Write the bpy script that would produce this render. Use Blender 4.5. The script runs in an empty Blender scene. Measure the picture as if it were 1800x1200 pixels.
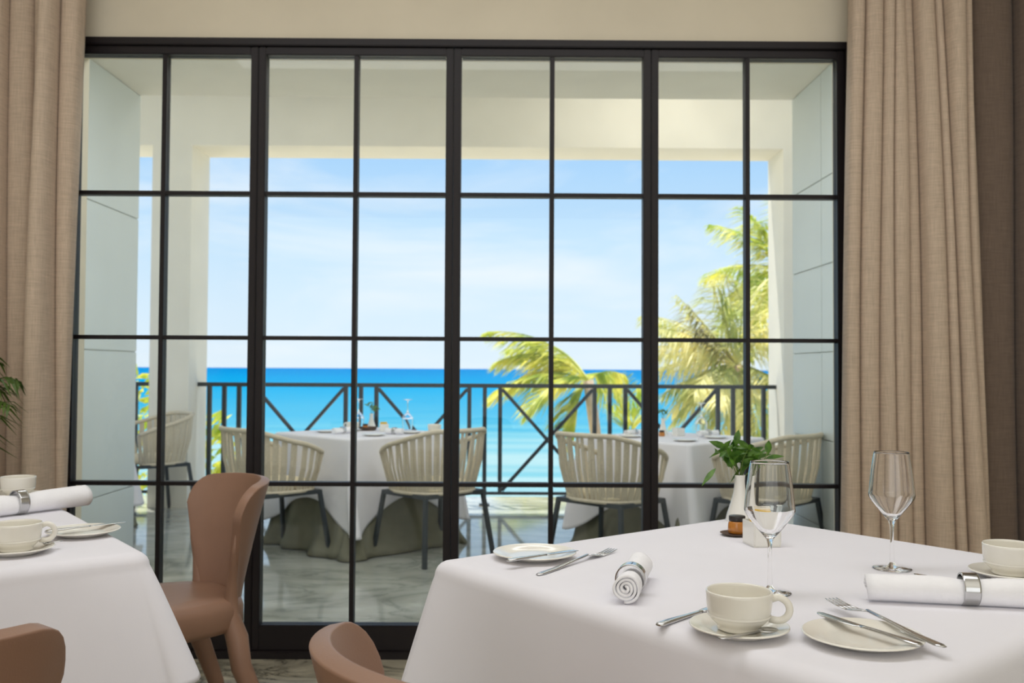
import bpy, bmesh, math, random
from mathutils import Vector, Matrix, Euler
PI = math.pi
C = bpy.context.scene.collection
S = bpy.context.scene
rad = math.radians

# ------------------------------------------------------------------ camera, sky, sun, lights
cd = bpy.data.cameras.new('camera'); cam = bpy.data.objects.new('camera', cd); C.objects.link(cam)
cd.sensor_width = 36; cd.lens = 33.0; cd.clip_start = .05; cd.clip_end = 60000
cam.matrix_world = (Matrix.Translation((0, 0, 1.13)) @ Matrix.Rotation(rad(-.3), 4, 'Z')
                    @ Matrix.Rotation(rad(91.667), 4, 'X') @ Matrix.Rotation(rad(.3), 4, 'Z'))
cd.dof.use_dof = True; cd.dof.focus_distance = 1.6; cd.dof.aperture_fstop = 7.1
S.camera = cam
vs = S.view_settings
vs.view_transform = 'Standard'; vs.look = 'None'; vs.gamma = 1.0; vs.use_curve_mapping = False
vs.exposure = 0.0
S.cycles.max_bounces = 14; S.cycles.transparent_max_bounces = 40; S.cycles.transmission_bounces = 14
S.cycles.diffuse_bounces = 6; S.cycles.glossy_bounces = 6
S.cycles.sample_clamp_indirect = 6.0; S.cycles.use_denoising = True

def s2l(c):
    return tuple((v/255/12.92 if v/255 <= .04045 else ((v/255+.055)/1.055)**2.4) for v in c[:3]) + (1.0,)

w = bpy.data.worlds.new('sky'); S.world = w; w.use_nodes = True
nt = w.node_tree; nt.nodes.clear()
def N(t, typ, **kw):
    n = t.nodes.new(typ)
    for k, v in kw.items(): setattr(n, k, v)
    return n
def ramp(t, stops, interp='LINEAR'):
    r = N(t, 'ShaderNodeValToRGB'); e = r.color_ramp.elements; r.color_ramp.interpolation = interp
    while len(e) > 1: e.remove(e[-1])
    e[0].position = stops[0][0]; e[0].color = stops[0][1]
    for p, c in stops[1:]:
        q = e.new(p); q.color = c
    return r
tc = N(nt, 'ShaderNodeTexCoord'); sp = N(nt, 'ShaderNodeSeparateXYZ')
nt.links.new(tc.outputs['Generated'], sp.inputs[0])
sky = ramp(nt, [(0, s2l((224, 240, 253))), (.06, s2l((216, 237, 254))), (.13, s2l((200, 230, 254))),
                (.21, s2l((172, 214, 252))), (.36, s2l((128, 188, 246))), (1, s2l((70, 135, 222)))])
nt.links.new(sp.outputs['Z'], sky.inputs[0])
mp = N(nt, 'ShaderNodeMapping'); mp.inputs['Scale'].default_value = (2.2, 2.2, 9.0)
mp.inputs['Rotation'].default_value = (0, rad(8), 0)
nt.links.new(tc.outputs['Generated'], mp.inputs[0])
nz = N(nt, 'ShaderNodeTexNoise'); nz.inputs['Scale'].default_value = 1.6; nz.inputs['Detail'].default_value = 7
nz.inputs['Roughness'].default_value = .55; nz.inputs['Distortion'].default_value = .6
nt.links.new(mp.outputs[0], nz.inputs['Vector'])
cr = ramp(nt, [(.46, (0, 0, 0, 1)), (.72, (.75, .75, .75, 1))])
nt.links.new(nz.outputs['Fac'], cr.inputs[0])
mx = N(nt, 'ShaderNodeMixRGB'); nt.links.new(cr.outputs[0], mx.inputs[0]); nt.links.new(sky.outputs[0], mx.inputs[1])
mx.inputs[2].default_value = s2l((240, 247, 254))
bg = N(nt, 'ShaderNodeBackground'); bg.inputs['Strength'].default_value = 1.05
nt.links.new(mx.outputs[0], bg.inputs['Color'])
wo = N(nt, 'ShaderNodeOutputWorld'); nt.links.new(bg.outputs[0], wo.inputs[0])

def light(name, typ, energy, loc, aim=None, color=(1, 1, 1), size=None, spread=None):
    l = bpy.data.lights.new(name, typ); l.energy = energy; l.color = color
    o = bpy.data.objects.new(name, l); C.objects.link(o); o.location = loc
    if aim is not None:
        o.rotation_euler = (Vector(aim)-Vector(loc)).to_track_quat('-Z', 'Y').to_euler()
    if typ == 'AREA' and size:
        l.shape = 'RECTANGLE'; l.size, l.size_y = size
        if spread: l.spread = spread
    return o
sun = light('sun', 'SUN', 7.0, (-3, 4, 20), (-3+.15, 4-.22, 20-.97), (1, .95, .86)); sun.data.angle = rad(.6)
light('overhead_fill_light', 'AREA', 33, (-.1, 1.95, 3.05), (-.1, 1.95, 0), (.97, .98, 1), (3.2, 1.0))  # added fill above the tables, out of view; no fixture is modelled
light('rear_fill_light', 'AREA', 64, (0, -3.9, 1.55), (0, 4, 1.55), (.90, .95, 1), (6.2, 2.8))  # added fill from behind the camera; the wall there has no window
light('ceiling_bounce_fill', 'AREA', 50, (0, -1, 2.3), (0, -1, 4), (.92, .96, 1), (4.5, 3.5))  # added fill aimed up, so the ceiling spreads it through the room
light('porch_fill_light', 'AREA', 40, (-.3, 4.7, 2.94), (-.3, 4.7, 0), (.95, .98, 1), (3.4, .8))  # added unseen fill that brightens the terrace walls, chairs and floor
light('beam_face_fill', 'AREA', 12, (1.3, 6.85, 3.5), (1.3, 8.05, 3.2), (1, .95, .84), (1.2, .4))  # added warm fill, hidden above the porch soffit, to light the beam face
light('terrace_end_fill', 'AREA', 6, (-1.8, 7.0, 3.58), (-1.8, 7.2, 0), (.97, .99, 1), (2.4, .6))  # added unseen fill over the left part of the terrace

# ------------------------------------------------------------------ materials
MATS = {}
def mat(name, col, rough=.6, metal=0., spec=.5, noise=0., nscale=20., bump=0., bscale=200., coat=0., sheen=0., trans=0., sub=0.):
    m = bpy.data.materials.new(name); m.use_nodes = True; t = m.node_tree
    b = t.nodes['Principled BSDF']
    col = s2l(col)
    b.inputs['Base Color'].default_value = col
    b.inputs['Roughness'].default_value = rough; b.inputs['Metallic'].default_value = metal
    b.inputs['Specular IOR Level'].default_value = spec
    if coat: b.inputs['Coat Weight'].default_value = coat; b.inputs['Coat Roughness'].default_value = .05
    if sheen: b.inputs['Sheen Weight'].default_value = sheen
    tx = N(t, 'ShaderNodeTexCoord')
    if noise:
        n = N(t, 'ShaderNodeTexNoise'); n.inputs['Scale'].default_value = nscale; n.inputs['Detail'].default_value = 4
        t.links.new(tx.outputs['Object'], n.inputs['Vector'])
        r = ramp(t, [(.3, tuple(c*(1-noise) for c in col[:3])+(1,)), (.7, tuple(min(1, c*(1+noise)) for c in col[:3])+(1,))])
        t.links.new(n.outputs['Fac'], r.inputs[0]); t.links.new(r.outputs[0], b.inputs['Base Color'])
    if bump:
        n = N(t, 'ShaderNodeTexNoise'); n.inputs['Scale'].default_value = bscale; n.inputs['Detail'].default_value = 3
        t.links.new(tx.outputs['Object'], n.inputs['Vector'])
        bp = N(t, 'ShaderNodeBump'); bp.inputs['Strength'].default_value = bump; bp.inputs['Distance'].default_value = .004
        t.links.new(n.outputs['Fac'], bp.inputs['Height']); t.links.new(bp.outputs[0], b.inputs['Normal'])
    MATS[name] = m
    return m

def linen(name, col):
    m = mat(name, col, .9, spec=.15, sheen=.15)
    t = m.node_tree; b = t.nodes['Principled BSDF']; col = s2l(col)
    tx = N(t, 'ShaderNodeTexCoord')
    fs = []
    for sc in ((420, 420, 14), (16, 16, 380)):
        mpn = N(t, 'ShaderNodeMapping'); mpn.inputs['Scale'].default_value = sc
        t.links.new(tx.outputs['Object'], mpn.inputs[0])
        n = N(t, 'ShaderNodeTexNoise'); n.inputs['Scale'].default_value = 1; n.inputs['Detail'].default_value = 2
        t.links.new(mpn.outputs[0], n.inputs['Vector']); fs.append(n)
    ad = N(t, 'ShaderNodeMath', operation='ADD')
    t.links.new(fs[0].outputs['Fac'], ad.inputs[0]); t.links.new(fs[1].outputs['Fac'], ad.inputs[1])
    hf = N(t, 'ShaderNodeMath', operation='MULTIPLY'); hf.inputs[1].default_value = .5
    t.links.new(ad.outputs[0], hf.inputs[0])
    r = ramp(t, [(.32, tuple(c*.78 for c in col[:3])+(1,)), (.68, tuple(min(1, c*1.18) for c in col[:3])+(1,))])
    t.links.new(hf.outputs[0], r.inputs[0]); t.links.new(r.outputs[0], b.inputs['Base Color'])
    bp = N(t, 'ShaderNodeBump'); bp.inputs['Strength'].default_value = .25; bp.inputs['Distance'].default_value = .002
    t.links.new(hf.outputs[0], bp.inputs['Height']); t.links.new(bp.outputs[0], b.inputs['Normal'])
    return m

def marble(name, base, vein, rough, vscale=1.4, spec=.5, stretch=(1, 1, 1), cover=.03):
    m = bpy.data.materials.new(name); m.use_nodes = True; t = m.node_tree; b = t.nodes['Principled BSDF']
    b.inputs['Roughness'].default_value = rough; b.inputs['Specular IOR Level'].default_value = spec
    tx = N(t, 'ShaderNodeTexCoord'); mpn = N(t, 'ShaderNodeMapping'); mpn.inputs['Scale'].default_value = stretch
    mpn.inputs['Rotation'].default_value = (0, 0, rad(25))
    t.links.new(tx.outputs['Object'], mpn.inputs[0])
    n = N(t, 'ShaderNodeTexNoise'); n.inputs['Scale'].default_value = vscale; n.inputs['Detail'].default_value = 8
    n.inputs['Roughness'].default_value = .62; n.inputs['Distortion'].default_value = 1.1
    t.links.new(mpn.outputs[0], n.inputs['Vector'])
    r = ramp(t, [(.5-cover*2.6, s2l(base)), (.5-cover*.35, s2l(tuple(a*.55+v*.45 for a, v in zip(base, vein)))),
                 (.5, s2l(vein)), (.5+cover*.5, s2l(tuple(a*.7+v*.3 for a, v in zip(base, vein)))), (.5+cover*3, s2l(base))])
    t.links.new(n.outputs['Fac'], r.inputs[0])
    n2 = N(t, 'ShaderNodeTexNoise'); n2.inputs['Scale'].default_value = vscale*1.7; n2.inputs['Detail'].default_value = 5
    t.links.new(mpn.outputs[0], n2.inputs['Vector'])
    r2 = ramp(t, [(.35, (.72, .72, .71, 1)), (.65, (1, 1, 1, 1))]); t.links.new(n2.outputs['Fac'], r2.inputs[0])
    mm = N(t, 'ShaderNodeMixRGB', blend_type='MULTIPLY'); mm.inputs[0].default_value = 1
    t.links.new(r.outputs[0], mm.inputs[1]); t.links.new(r2.outputs[0], mm.inputs[2])
    t.links.new(mm.outputs[0], b.inputs['Base Color'])
    MATS[name] = m
    return m

def pane_glass(name, tint=(.985, .992, .988)):
    m = bpy.data.materials.new(name); m.use_nodes = True; t = m.node_tree; t.nodes.clear()
    tr = N(t, 'ShaderNodeBsdfTransparent'); tr.inputs[0].default_value = tint+(1,)
    gl = N(t, 'ShaderNodeBsdfGlossy'); gl.inputs['Roughness'].default_value = .0
    fr = N(t, 'ShaderNodeFresnel'); fr.inputs['IOR'].default_value = 1.28
    mxs = N(t, 'ShaderNodeMixShader'); o = N(t, 'ShaderNodeOutputMaterial')
    t.links.new(fr.outputs[0], mxs.inputs[0]); t.links.new(tr.outputs[0], mxs.inputs[1]); t.links.new(gl.outputs[0], mxs.inputs[2])
    t.links.new(mxs.outputs[0], o.inputs[0]); return m

def clear_glass(name):
    m = bpy.data.materials.new(name); m.use_nodes = True; t = m.node_tree; t.nodes.clear()
    g = N(t, 'ShaderNodeBsdfGlass'); g.inputs['IOR'].default_value = 1.47; g.inputs['Roughness'].default_value = 0
    o = N(t, 'ShaderNodeOutputMaterial'); t.links.new(g.outputs[0], o.inputs[0]); return m

def leaf_mat(name, c1, c2, rough=.45, transl=.35, scale=3.):
    m = bpy.data.materials.new(name); m.use_nodes = True; t = m.node_tree; b = t.nodes['Principled BSDF']
    tx = N(t, 'ShaderNodeTexCoord'); n = N(t, 'ShaderNodeTexNoise'); n.inputs['Scale'].default_value = scale
    n.inputs['Detail'].default_value = 3
    t.links.new(tx.outputs['Object'], n.inputs['Vector'])
    r = ramp(t, [(.35, s2l(c1)), (.65, s2l(c2))]); t.links.new(n.outputs['Fac'], r.inputs[0])
    t.links.new(r.outputs[0], b.inputs['Base Color']); b.inputs['Roughness'].default_value = rough
    tl = N(t, 'ShaderNodeBsdfTranslucent'); t.links.new(r.outputs[0], tl.inputs['Color'])
    mxs = N(t, 'ShaderNodeMixShader'); mxs.inputs[0].default_value = transl
    o = t.nodes['Material Output']
    t.links.new(b.outputs[0], mxs.inputs[1]); t.links.new(tl.outputs[0], mxs.inputs[2]); t.links.new(mxs.outputs[0], o.inputs[0])
    return m

M_wall = mat('cream_plaster', (224, 214, 192), .9, spec=.2, noise=.04, nscale=3, bump=.05, bscale=80)
M_ceil = mat('white_paint', (232, 226, 214), .9, spec=.2, noise=.02, nscale=4)
M_panel = mat('pale_wall_panel', (214, 220, 218), .5, spec=.4, noise=.03, nscale=2)
M_stucco = mat('white_stucco', (230, 227, 217), .85, spec=.2, noise=.03, nscale=3, bump=.08, bscale=60)
M_frame = mat('dark_bronze_metal', (30, 24, 25), .45, spec=.3, noise=.06, nscale=8)
M_rail = mat('charcoal_railing_paint', (34, 44, 50), .5, noise=.05, nscale=6)
M_chairmetal = mat('charcoal_chair_metal', (46, 54, 60), .45, noise=.05, nscale=9)
M_cloth = mat('white_table_linen', (231, 229, 235), .85, spec=.2, sheen=.1, noise=.012, nscale=6, bump=.03, bscale=500)
M_napkin = mat('white_napkin_cotton', (244, 243, 246), .9, spec=.15, noise=.02, nscale=40, bump=.12, bscale=260)
M_skirt = mat('olive_skirt_fabric', (118, 117, 101), .9, spec=.1, noise=.08, nscale=12, bump=.06, bscale=250)
M_curtain = linen('beige_linen', (198, 178, 157))
M_curtain_shaded = linen('shaded_beige_linen', (120, 104, 92))  # darker copy of the curtain linen: corner shade put into the colour
M_leather = mat('taupe_leather', (146, 112, 92), .42, spec=.45, noise=.05, nscale=7, bump=.06, bscale=300)
M_ceramic = mat('ivory_ceramic', (236, 232, 222), .22, spec=.5, noise=.015, nscale=5, coat=.4)
M_white_ceramic = mat('white_ceramic', (238, 236, 230), .25, noise=.01, nscale=5, coat=.4)
M_steel = mat('polished_steel', (205, 205, 205), .18, metal=1, noise=.04, nscale=30)
M_rope = mat('sand_rope', (206, 196, 176), .9, spec=.1, noise=.1, nscale=120, bump=.3, bscale=160)
M_cushion = mat('cream_cushion', (225, 212, 182), .95, spec=.1, noise=.04, nscale=30)
M_floor = marble('interior_marble', (196, 188, 166), (66, 64, 54), .28, 2.6, cover=.03, stretch=(.7, 1.5, 1))
M_terr = marble('terrace_marble', (188, 190, 182), (146, 150, 144), .07, 1.6, spec=.8, cover=.05, stretch=(.7, 1.4, 1))
M_pane = pane_glass('door_glass')
M_glass = clear_glass('clear_glass')
M_amber = mat('amber_honey', (190, 120, 40), .12, spec=.6, noise=.15, nscale=60, coat=.5)
M_lid = mat('dark_lid', (40, 34, 32), .35, noise=.1, nscale=40)
M_yellow = mat('yellow_paper', (238, 196, 60), .7, noise=.03, nscale=50)
M_whitepaper = mat('white_paper', (240, 238, 232), .7, noise=.02, nscale=50)
M_brown = mat('brown_wicker', (92, 74, 62), .8, noise=.2, nscale=90, bump=.3, bscale=120)
M_leaf = leaf_mat('glossy_green_leaf', (50, 92, 26), (104, 146, 54), .35, .3, 40)
M_pot_leaf = leaf_mat('indoor_palm_leaf', (44, 70, 20), (90, 118, 44), .45, .3, 6)
M_palm = leaf_mat('coconut_leaf', (150, 178, 38), (238, 230, 104), .5, .42, 1.6)
M_palm2 = leaf_mat('coconut_leaf_pale', (150, 162, 52), (246, 236, 164), .5, .4, 1.3)
M_dryleaf = leaf_mat('dry_palm_leaf', (120, 112, 48), (170, 160, 84), .6, .3, 3)
M_shrub = leaf_mat('yellow_green_shrub_leaf', (150, 180, 40), (232, 222, 90), .5, .35, 4)
M_trunk = mat('palm_bark', (196, 172, 142), .9, noise=.22, nscale=9, bump=.4, bscale=30)
M_stem = mat('green_stem', (96, 120, 48), .6, noise=.1, nscale=30)
M_pot = mat('terracotta_pot', (120, 90, 70), .7, noise=.08, nscale=12)
M_sand = mat('pale_garden_sand', (224, 210, 178), .95, noise=.12, nscale=1.2)
M_table = mat('dark_table_wood', (88, 66, 50), .6, noise=.15, nscale=14)

# sea: colour belongs to the water (shallow near the shore, deep far out)
M_sea = bpy.data.materials.new('sea_water'); M_sea.use_nodes = True
t = M_sea.node_tree; b = t.nodes['Principled BSDF']; b.inputs['Roughness'].default_value = .45; b.inputs['Specular IOR Level'].default_value = 0.
g = N(t, 'ShaderNodeNewGeometry'); sx = N(t, 'ShaderNodeSeparateXYZ'); t.links.new(g.outputs['Position'], sx.inputs[0])
dv = N(t, 'ShaderNodeMath', operation='DIVIDE'); dv.inputs[0].default_value = 9.13/.14; t.links.new(sx.outputs['Y'], dv.inputs[1])
mpn = N(t, 'ShaderNodeMapping'); mpn.inputs['Scale'].default_value = (.016, .11, 1); t.links.new(g.outputs['Position'], mpn.inputs[0])
n = N(t, 'ShaderNodeTexNoise'); n.inputs['Scale'].default_value = 1; n.inputs['Detail'].default_value = 6; t.links.new(mpn.outputs[0], n.inputs['Vector'])
ma = N(t, 'ShaderNodeMath', operation='MULTIPLY_ADD'); ma.inputs[1].default_value = .9; ma.inputs[2].default_value = -.45
t.links.new(n.outputs['Fac'], ma.inputs[0])
mu = N(t, 'ShaderNodeMath', operation='MULTIPLY_ADD'); t.links.new(ma.outputs[0], mu.inputs[0]); t.links.new(dv.outputs[0], mu.inputs[1]); t.links.new(dv.outputs[0], mu.inputs[2])
def al(c, k=.40): return tuple(v*k for v in s2l(c)[:3])+(1,)
r = ramp(t, [(0, al((0, 150, 226))), (.06, al((0, 170, 236))), (.14, al((10, 186, 240))), (.26, al((70, 196, 238))), (.4, al((100, 206, 238))), (.5, al((136, 222, 240))),
             (.58, al((176, 236, 244))), (.7, al((206, 246, 246))), (.8, al((150, 226, 238))), (.95, al((206, 246, 246)))])
t.links.new(mu.outputs[0], r.inputs[0]); t.links.new(r.outputs[0], b.inputs['Base Color'])

# ------------------------------------------------------------------ mesh helpers
def link(name, me, m=None, parent=None, smooth=False):
    o = bpy.data.objects.new(name, me); C.objects.link(o)
    if m is not None and not me.materials: me.materials.append(m)
    if smooth:
        for p in me.polygons: p.use_smooth = True
    if parent is not None: o.parent = parent
    return o
def pyd(name, v, f, m, parent=None, smooth=True):
    me = bpy.data.meshes.new(name); me.from_pydata([tuple(x) for x in v], [], f); me.update()
    return link(name, me, m, parent, smooth)
def bmo(name, bm, m, parent=None, smooth=False):
    me = bpy.data.meshes.new(name); bmesh.ops.recalc_face_normals(bm, faces=bm.faces[:]); bm.to_mesh(me); bm.free()
    return link(name, me, m, parent, smooth)
def box_bm(bm, x0, x1, y0, y1, z0, z1, bev=0., mtx=None):
    r = bmesh.ops.create_cube(bm, size=1)
    vv = r['verts']
    for v in vv:
        v.co = Vector((x0+(v.co.x+.5)*(x1-x0), y0+(v.co.y+.5)*(y1-y0), z0+(v.co.z+.5)*(z1-z0)))
        if mtx is not None: v.co = mtx @ v.co
    if bev:
        es = list({e for v in vv for e in v.link_edges})
        bmesh.ops.bevel(bm, geom=es, offset=bev, segments=2, affect='EDGES')
def box(name, x0, x1, y0, y1, z0, z1, m, parent=None, bev=0.):
    bm = bmesh.new(); box_bm(bm, x0, x1, y0, y1, z0, z1, bev); return bmo(name, bm, m, parent)
def frame_at(t):
    t = t.normalized(); up = Vector((0, 0, 1)) if abs(t.z) < .9 else Vector((0, 1, 0))
    a = t.cross(up).normalized(); return a, a.cross(t).normalized()
def tube_geo(pts, radii, n=8, closed=False, flat=1.0):
    pts = [Vector(p) for p in pts]; V = []; Fc = []; k = len(pts)
    if not hasattr(radii, '__len__'): radii = [radii]*k
    pa = None
    for i, p in enumerate(pts):
        if closed: tg = pts[(i+1) % k]-pts[i-1]
        else: tg = pts[min(i+1, k-1)]-pts[max(i-1, 0)]
        a, bq = frame_at(tg)
        if pa is not None:
            tn = tg.normalized(); a = (pa-tn*pa.dot(tn)).normalized(); bq = a.cross(tn)
        pa = a
        for j in range(n):
            th = 2*PI*j/n
            V.append(p+a*math.cos(th)*radii[i]+bq*math.sin(th)*radii[i]*flat)
    for i in range(k if closed else k-1):
        i2 = (i+1) % k
        for j in range(n):
            Fc.append((i*n+j, i*n+(j+1) % n, i2*n+(j+1) % n, i2*n+j))
    if not closed:
        Fc.append(tuple(range(n))[::-1]); Fc.append(tuple((k-1)*n+j for j in range(n)))
    return V, Fc
def tube(name, pts, radii, m, parent=None, n=8, closed=False, flat=1.0):
    V, Fc = tube_geo(pts, radii, n, closed, flat); return pyd(name, V, Fc, m, parent)
def bar(name, p, q, wd, m, parent=None):
    p = Vector(p); q = Vector(q); d = q-p; a, bq = frame_at(d); V = []
    for e in (p, q):
        for sa, sb in ((-1, -1), (1, -1), (1, 1), (-1, 1)): V.append(e+a*sa*wd/2+bq*sb*wd/2)
    return pyd(name, V, [(0, 1, 2, 3), (7, 6, 5, 4), (0, 4, 5, 1), (1, 5, 6, 2), (2, 6, 7, 3), (3, 7, 4, 0)], m, parent, False)
def lathe_geo(prof, n=48):
    V = []; Fc = []; rings = []
    for r, z in prof:
        if r < 1e-6:
            rings.append([len(V)]); V.append(Vector((0, 0, z)))
        else:
            rings.append(list(range(len(V), len(V)+n)))
            V += [Vector((r*math.cos(2*PI*j/n), r*math.sin(2*PI*j/n), z)) for j in range(n)]
    for A, B in zip(rings, rings[1:]):
        for j in range(n):
            j2 = (j+1) % n
            if len(A) == 1 and len(B) == 1: continue
            if len(A) == 1: Fc.append((A[0], B[j2], B[j]))
            elif len(B) == 1: Fc.append((A[j], A[j2], B[0]))
            else: Fc.append((A[j], A[j2], B[j2], B[j]))
    return V, Fc
def lathe(name, prof, m, parent=None, n=48, smooth=True):
    V, Fc = lathe_geo(prof, n); o = pyd(name, V, Fc, m, parent, smooth); return o
def smooth_prof(pts, sub=4):
    out = []; k = len(pts)
    for i in range(k-1):
        p0, p1, p2, p3 = pts[max(i-1, 0)], pts[i], pts[i+1], pts[min(i+2, k-1)]
        for j in range(sub):
            t_ = j/sub
            out.append(tuple(.5*((2*p1[c])+(-p0[c]+p2[c])*t_+(2*p0[c]-5*p1[c]+4*p2[c]-p3[c])*t_*t_+(-p0[c]+3*p1[c]-3*p2[c]+p3[c])*t_**3) for c in range(2)))
    out.append(tuple(pts[-1])); return [(max(0, r_), z_) for r_, z_ in out]

def thing(name, label, cat, loc=(0, 0, 0), rotz=0, group=None):
    o = bpy.data.objects.new(name, None); C.objects.link(o); o.empty_display_size = .1
    o.location = loc; o.rotation_euler = (0, 0, rotz); o['label'] = label; o['category'] = cat
    if group: o['group'] = group
    return o
def tag(o, label, cat, group=None):
    o['label'] = label; o['category'] = cat
    if group: o['group'] = group
    return o
def struct(o): o['kind'] = 'structure'; return o
def sroot(name):
    o = bpy.data.objects.new(name, None); C.objects.link(o); o['kind'] = 'structure'; return o
def dup(root, loc, rotz, label, rot=None):
    r_ = root.copy(); C.objects.link(r_); r_.location = loc
    r_.rotation_euler = rot if rot else (0, 0, rotz)
    r_['label'] = label
    for ch in list(root.children):
        c_ = ch.copy(); C.objects.link(c_); c_.parent = r_
        for g_ in ch.children:
            d_ = g_.copy(); C.objects.link(d_); d_.parent = c_
    return r_

# ------------------------------------------------------------------ room shell
struct(box('floor', -3.4, 3.2, -4, 3.72, -.2, 0, M_floor))
struct(box('ceiling', -3.4, 3.2, -4, 3.95, 3.12, 3.3, M_ceil))
bm = bmesh.new()
box_bm(bm, -3.4, -1.775, 3.7, 3.95, 0, 3.12); box_bm(bm, 1.375, 3.2, 3.7, 3.95, 0, 3.12); box_bm(bm, -1.775, 1.375, 3.7, 3.95, 2.432, 3.12)
struct(bmo('wall_back', bm, M_wall))
struct(box('wall_left', -3.6, -3.4, -4, 3.95, 0, 3.12, M_ceil))
struct(box('wall_right', 3.2, 3.4, -4, 3.95, 0, 3.12, M_ceil))
struct(box('wall_front', -3.6, 3.4, -4.2, -4, 0, 3.12, M_ceil))

fr_ = sroot('trim_1')
box('header', -1.775, 1.375, 3.675, 3.80, 2.402, 2.432, M_frame, fr_, .003)
box('jamb', -1.775, -1.735, 3.675, 3.80, 0, 2.402, M_frame, fr_, .003)
box('jamb', 1.335, 1.375, 3.675, 3.80, 0, 2.402, M_frame, fr_, .003)
box('sill', -1.775, 1.375, 3.675, 3.80, 0, .03, M_frame, fr_, .003)
edges = [-1.735, -.990, -.217, .566, 1.335]
for i in range(4):
    d = sroot('door_%d' % (i+1)); x0, x1 = edges[i]+.0012, edges[i+1]-.0012
    Y0, Y1 = 3.69, 3.745
    box('stile', x0, x0+.029, Y0, Y1, .031, 2.401, M_frame, d, .003)
    box('stile', x1-.029, x1, Y0, Y1, .031, 2.401, M_frame, d, .003)
    box('top_rail', x0+.029, x1-.029, Y0, Y1, 2.368, 2.401, M_frame, d, .003)
    box('bottom_rail', x0+.029, x1-.029, Y0, Y1, .031, .128, M_frame, d, .003)
    xm = (x0+x1)/2; zs = [.128, .674, 1.247, 1.818, 2.368]
    box('muntin', xm-.009, xm+.009, Y0+.004, Y1-.004, .128, 2.368, M_frame, d, .002)
    for zz in zs[1:4]:
        box('muntin', x0+.029, xm-.009, Y0+.005, Y1-.005, zz-.008, zz+.008, M_frame, d, .002)
        box('muntin', xm+.009, x1-.029, Y0+.005, Y1-.005, zz-.008, zz+.008, M_frame, d, .002)
    for k in range(4):
        za = zs[k]+(.008 if k else 0); zb = zs[k+1]-(.008 if k < 3 else 0)
        for a_, b_ in ((x0+.029, xm-.009), (xm+.009, x1-.029)):
            box('pane', a_, b_, 3.714, 3.72, za, zb, M_pane, d)

# ------------------------------------------------------------------ terrace shell
struct(box('terrace_floor', -7, 6, 3.72, 8.85, -.37, -.07, M_terr))
def fin(name, xa, xb, face, zs, ys):
    root = struct(box(name, xa, xb, 3.95, 6.3, -.07, 2.96, M_stucco))
    for k in range(len(zs)-1):
        for j in range(len(ys)-1):
            if face > 0: box('panel', xb, xb+.012, ys[j]+.003, ys[j+1]-.003, zs[k]+.003, zs[k+1]-.003, M_panel, root, .002)
            else: box('panel', xa-.012, xa, ys[j]+.003, ys[j+1]-.003, zs[k]+.003, zs[k+1]-.003, M_panel, root, .002)
fin('wall_terrace_left', -2.75, -2.494, 1, [-.07, .34, 1.23, 2.12, 2.96], [3.95, 5.1, 6.303])
fin('wall_terrace_right', 1.934, 2.2, -1, [-.07, .18, .71, 1.24, 1.77, 2.3, 2.96], [3.95, 4.5, 5.1, 5.72, 6.303])
struct(box('ceiling_porch', -2.75, 2.2, 3.95, 6.3, 2.96, 3.62, M_stucco))
struct(box('ceiling_terrace', -7, 6, 6.3, 8.55, 3.62, 3.8, M_stucco))
struct(box('beam', -7, 6, 8.05, 8.53, 3.042, 3.62, M_stucco))
struct(box('column_left', -3.06, -2.722, 8.05, 8.53, -.07, 3.042, M_stucco))
struct(box('column_right', 2.38, 2.85, 8.05, 8.53, -.07, 3.042, M_stucco))
struct(box('wall_outer_left', -7.2, -2.75, 3.95, 4.1, -.07, 3.62, M_stucco))
struct(box('wall_outer_right', 2.2, 6.2, 3.95, 4.1, -.07, 3.62, M_stucco))

def railing(xs, fields, xa, xb, label):
    r_ = thing('railing', label, 'railing', (0, 8.3, -.07), 0)
    zt, zb = 1.05, .105
    bar('top_rail', (xa, 0, zt), (xb, 0, zt), .036, M_rail, r_)
    bar('bottom_rail', (xa, 0, zb), (xb, 0, zb), .026, M_rail, r_)
    for i, x in enumerate(xs):
        foot = i in (0, len(xs)-1) or i % 3 == 2
        p_ = bar('baluster', (x, 0, .006 if foot else zb+.013), (x, 0, zt-.018), .036, M_rail, r_)
        if foot: box('foot_plate', x-.045, x+.045, -.045, .045, .0, .012, M_rail, p_, .002)
    for a_, b_ in fields:
        a_ += .018; b_ -= .018
        zm = (zt-.018+zb+.013)/2; xm = (a_+b_)/2
        bar('brace', (a_, 0, zt-.03), (b_, 0, zb+.025), .03, M_rail, r_)
        bar('brace', (a_, .001, zb+.025), (b_, .001, zt-.03), .03, M_rail, r_)
railing([-2.62, -2.49, -2.36, -2.23, -1.42, -1.286, -1.15, -.33, -.194, -.058, .776, .91, 1.047, 1.866, 2.0, 2.135, 2.27],
        [(-2.23, -1.42), (-1.15, -.33), (-.058, .776), (1.047, 1.866)], -2.722, 2.38,
        'charcoal metal terrace railing with X braces between the two white columns')
railing([-3.27, -3.4, -3.53, -4.35, -4.48, -4.6], [(-4.35, -3.53)], -5.0, -3.06,
        'short piece of charcoal railing in the gap beside the left column')

# ------------------------------------------------------------------ sea and garden ground
bm = bmesh.new()
ys = [48, 80, 130, 250, 600, 2000, 8000, 30000]
vv = [[bm.verts.new((x, y, -8)) for x in (-30000, -2000, -200, 0, 200, 2000, 30000)] for y in ys]
for i in range(len(ys)-1):
    for j in range(6): bm.faces.new((vv[i][j], vv[i][j+1], vv[i+1][j+1], vv[i+1][j]))
struct(bmo('sea', bm, M_sea))
struct(box('ground', -60, 60, 8.9, 50, -7.6, -7.3, M_sand))

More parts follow.
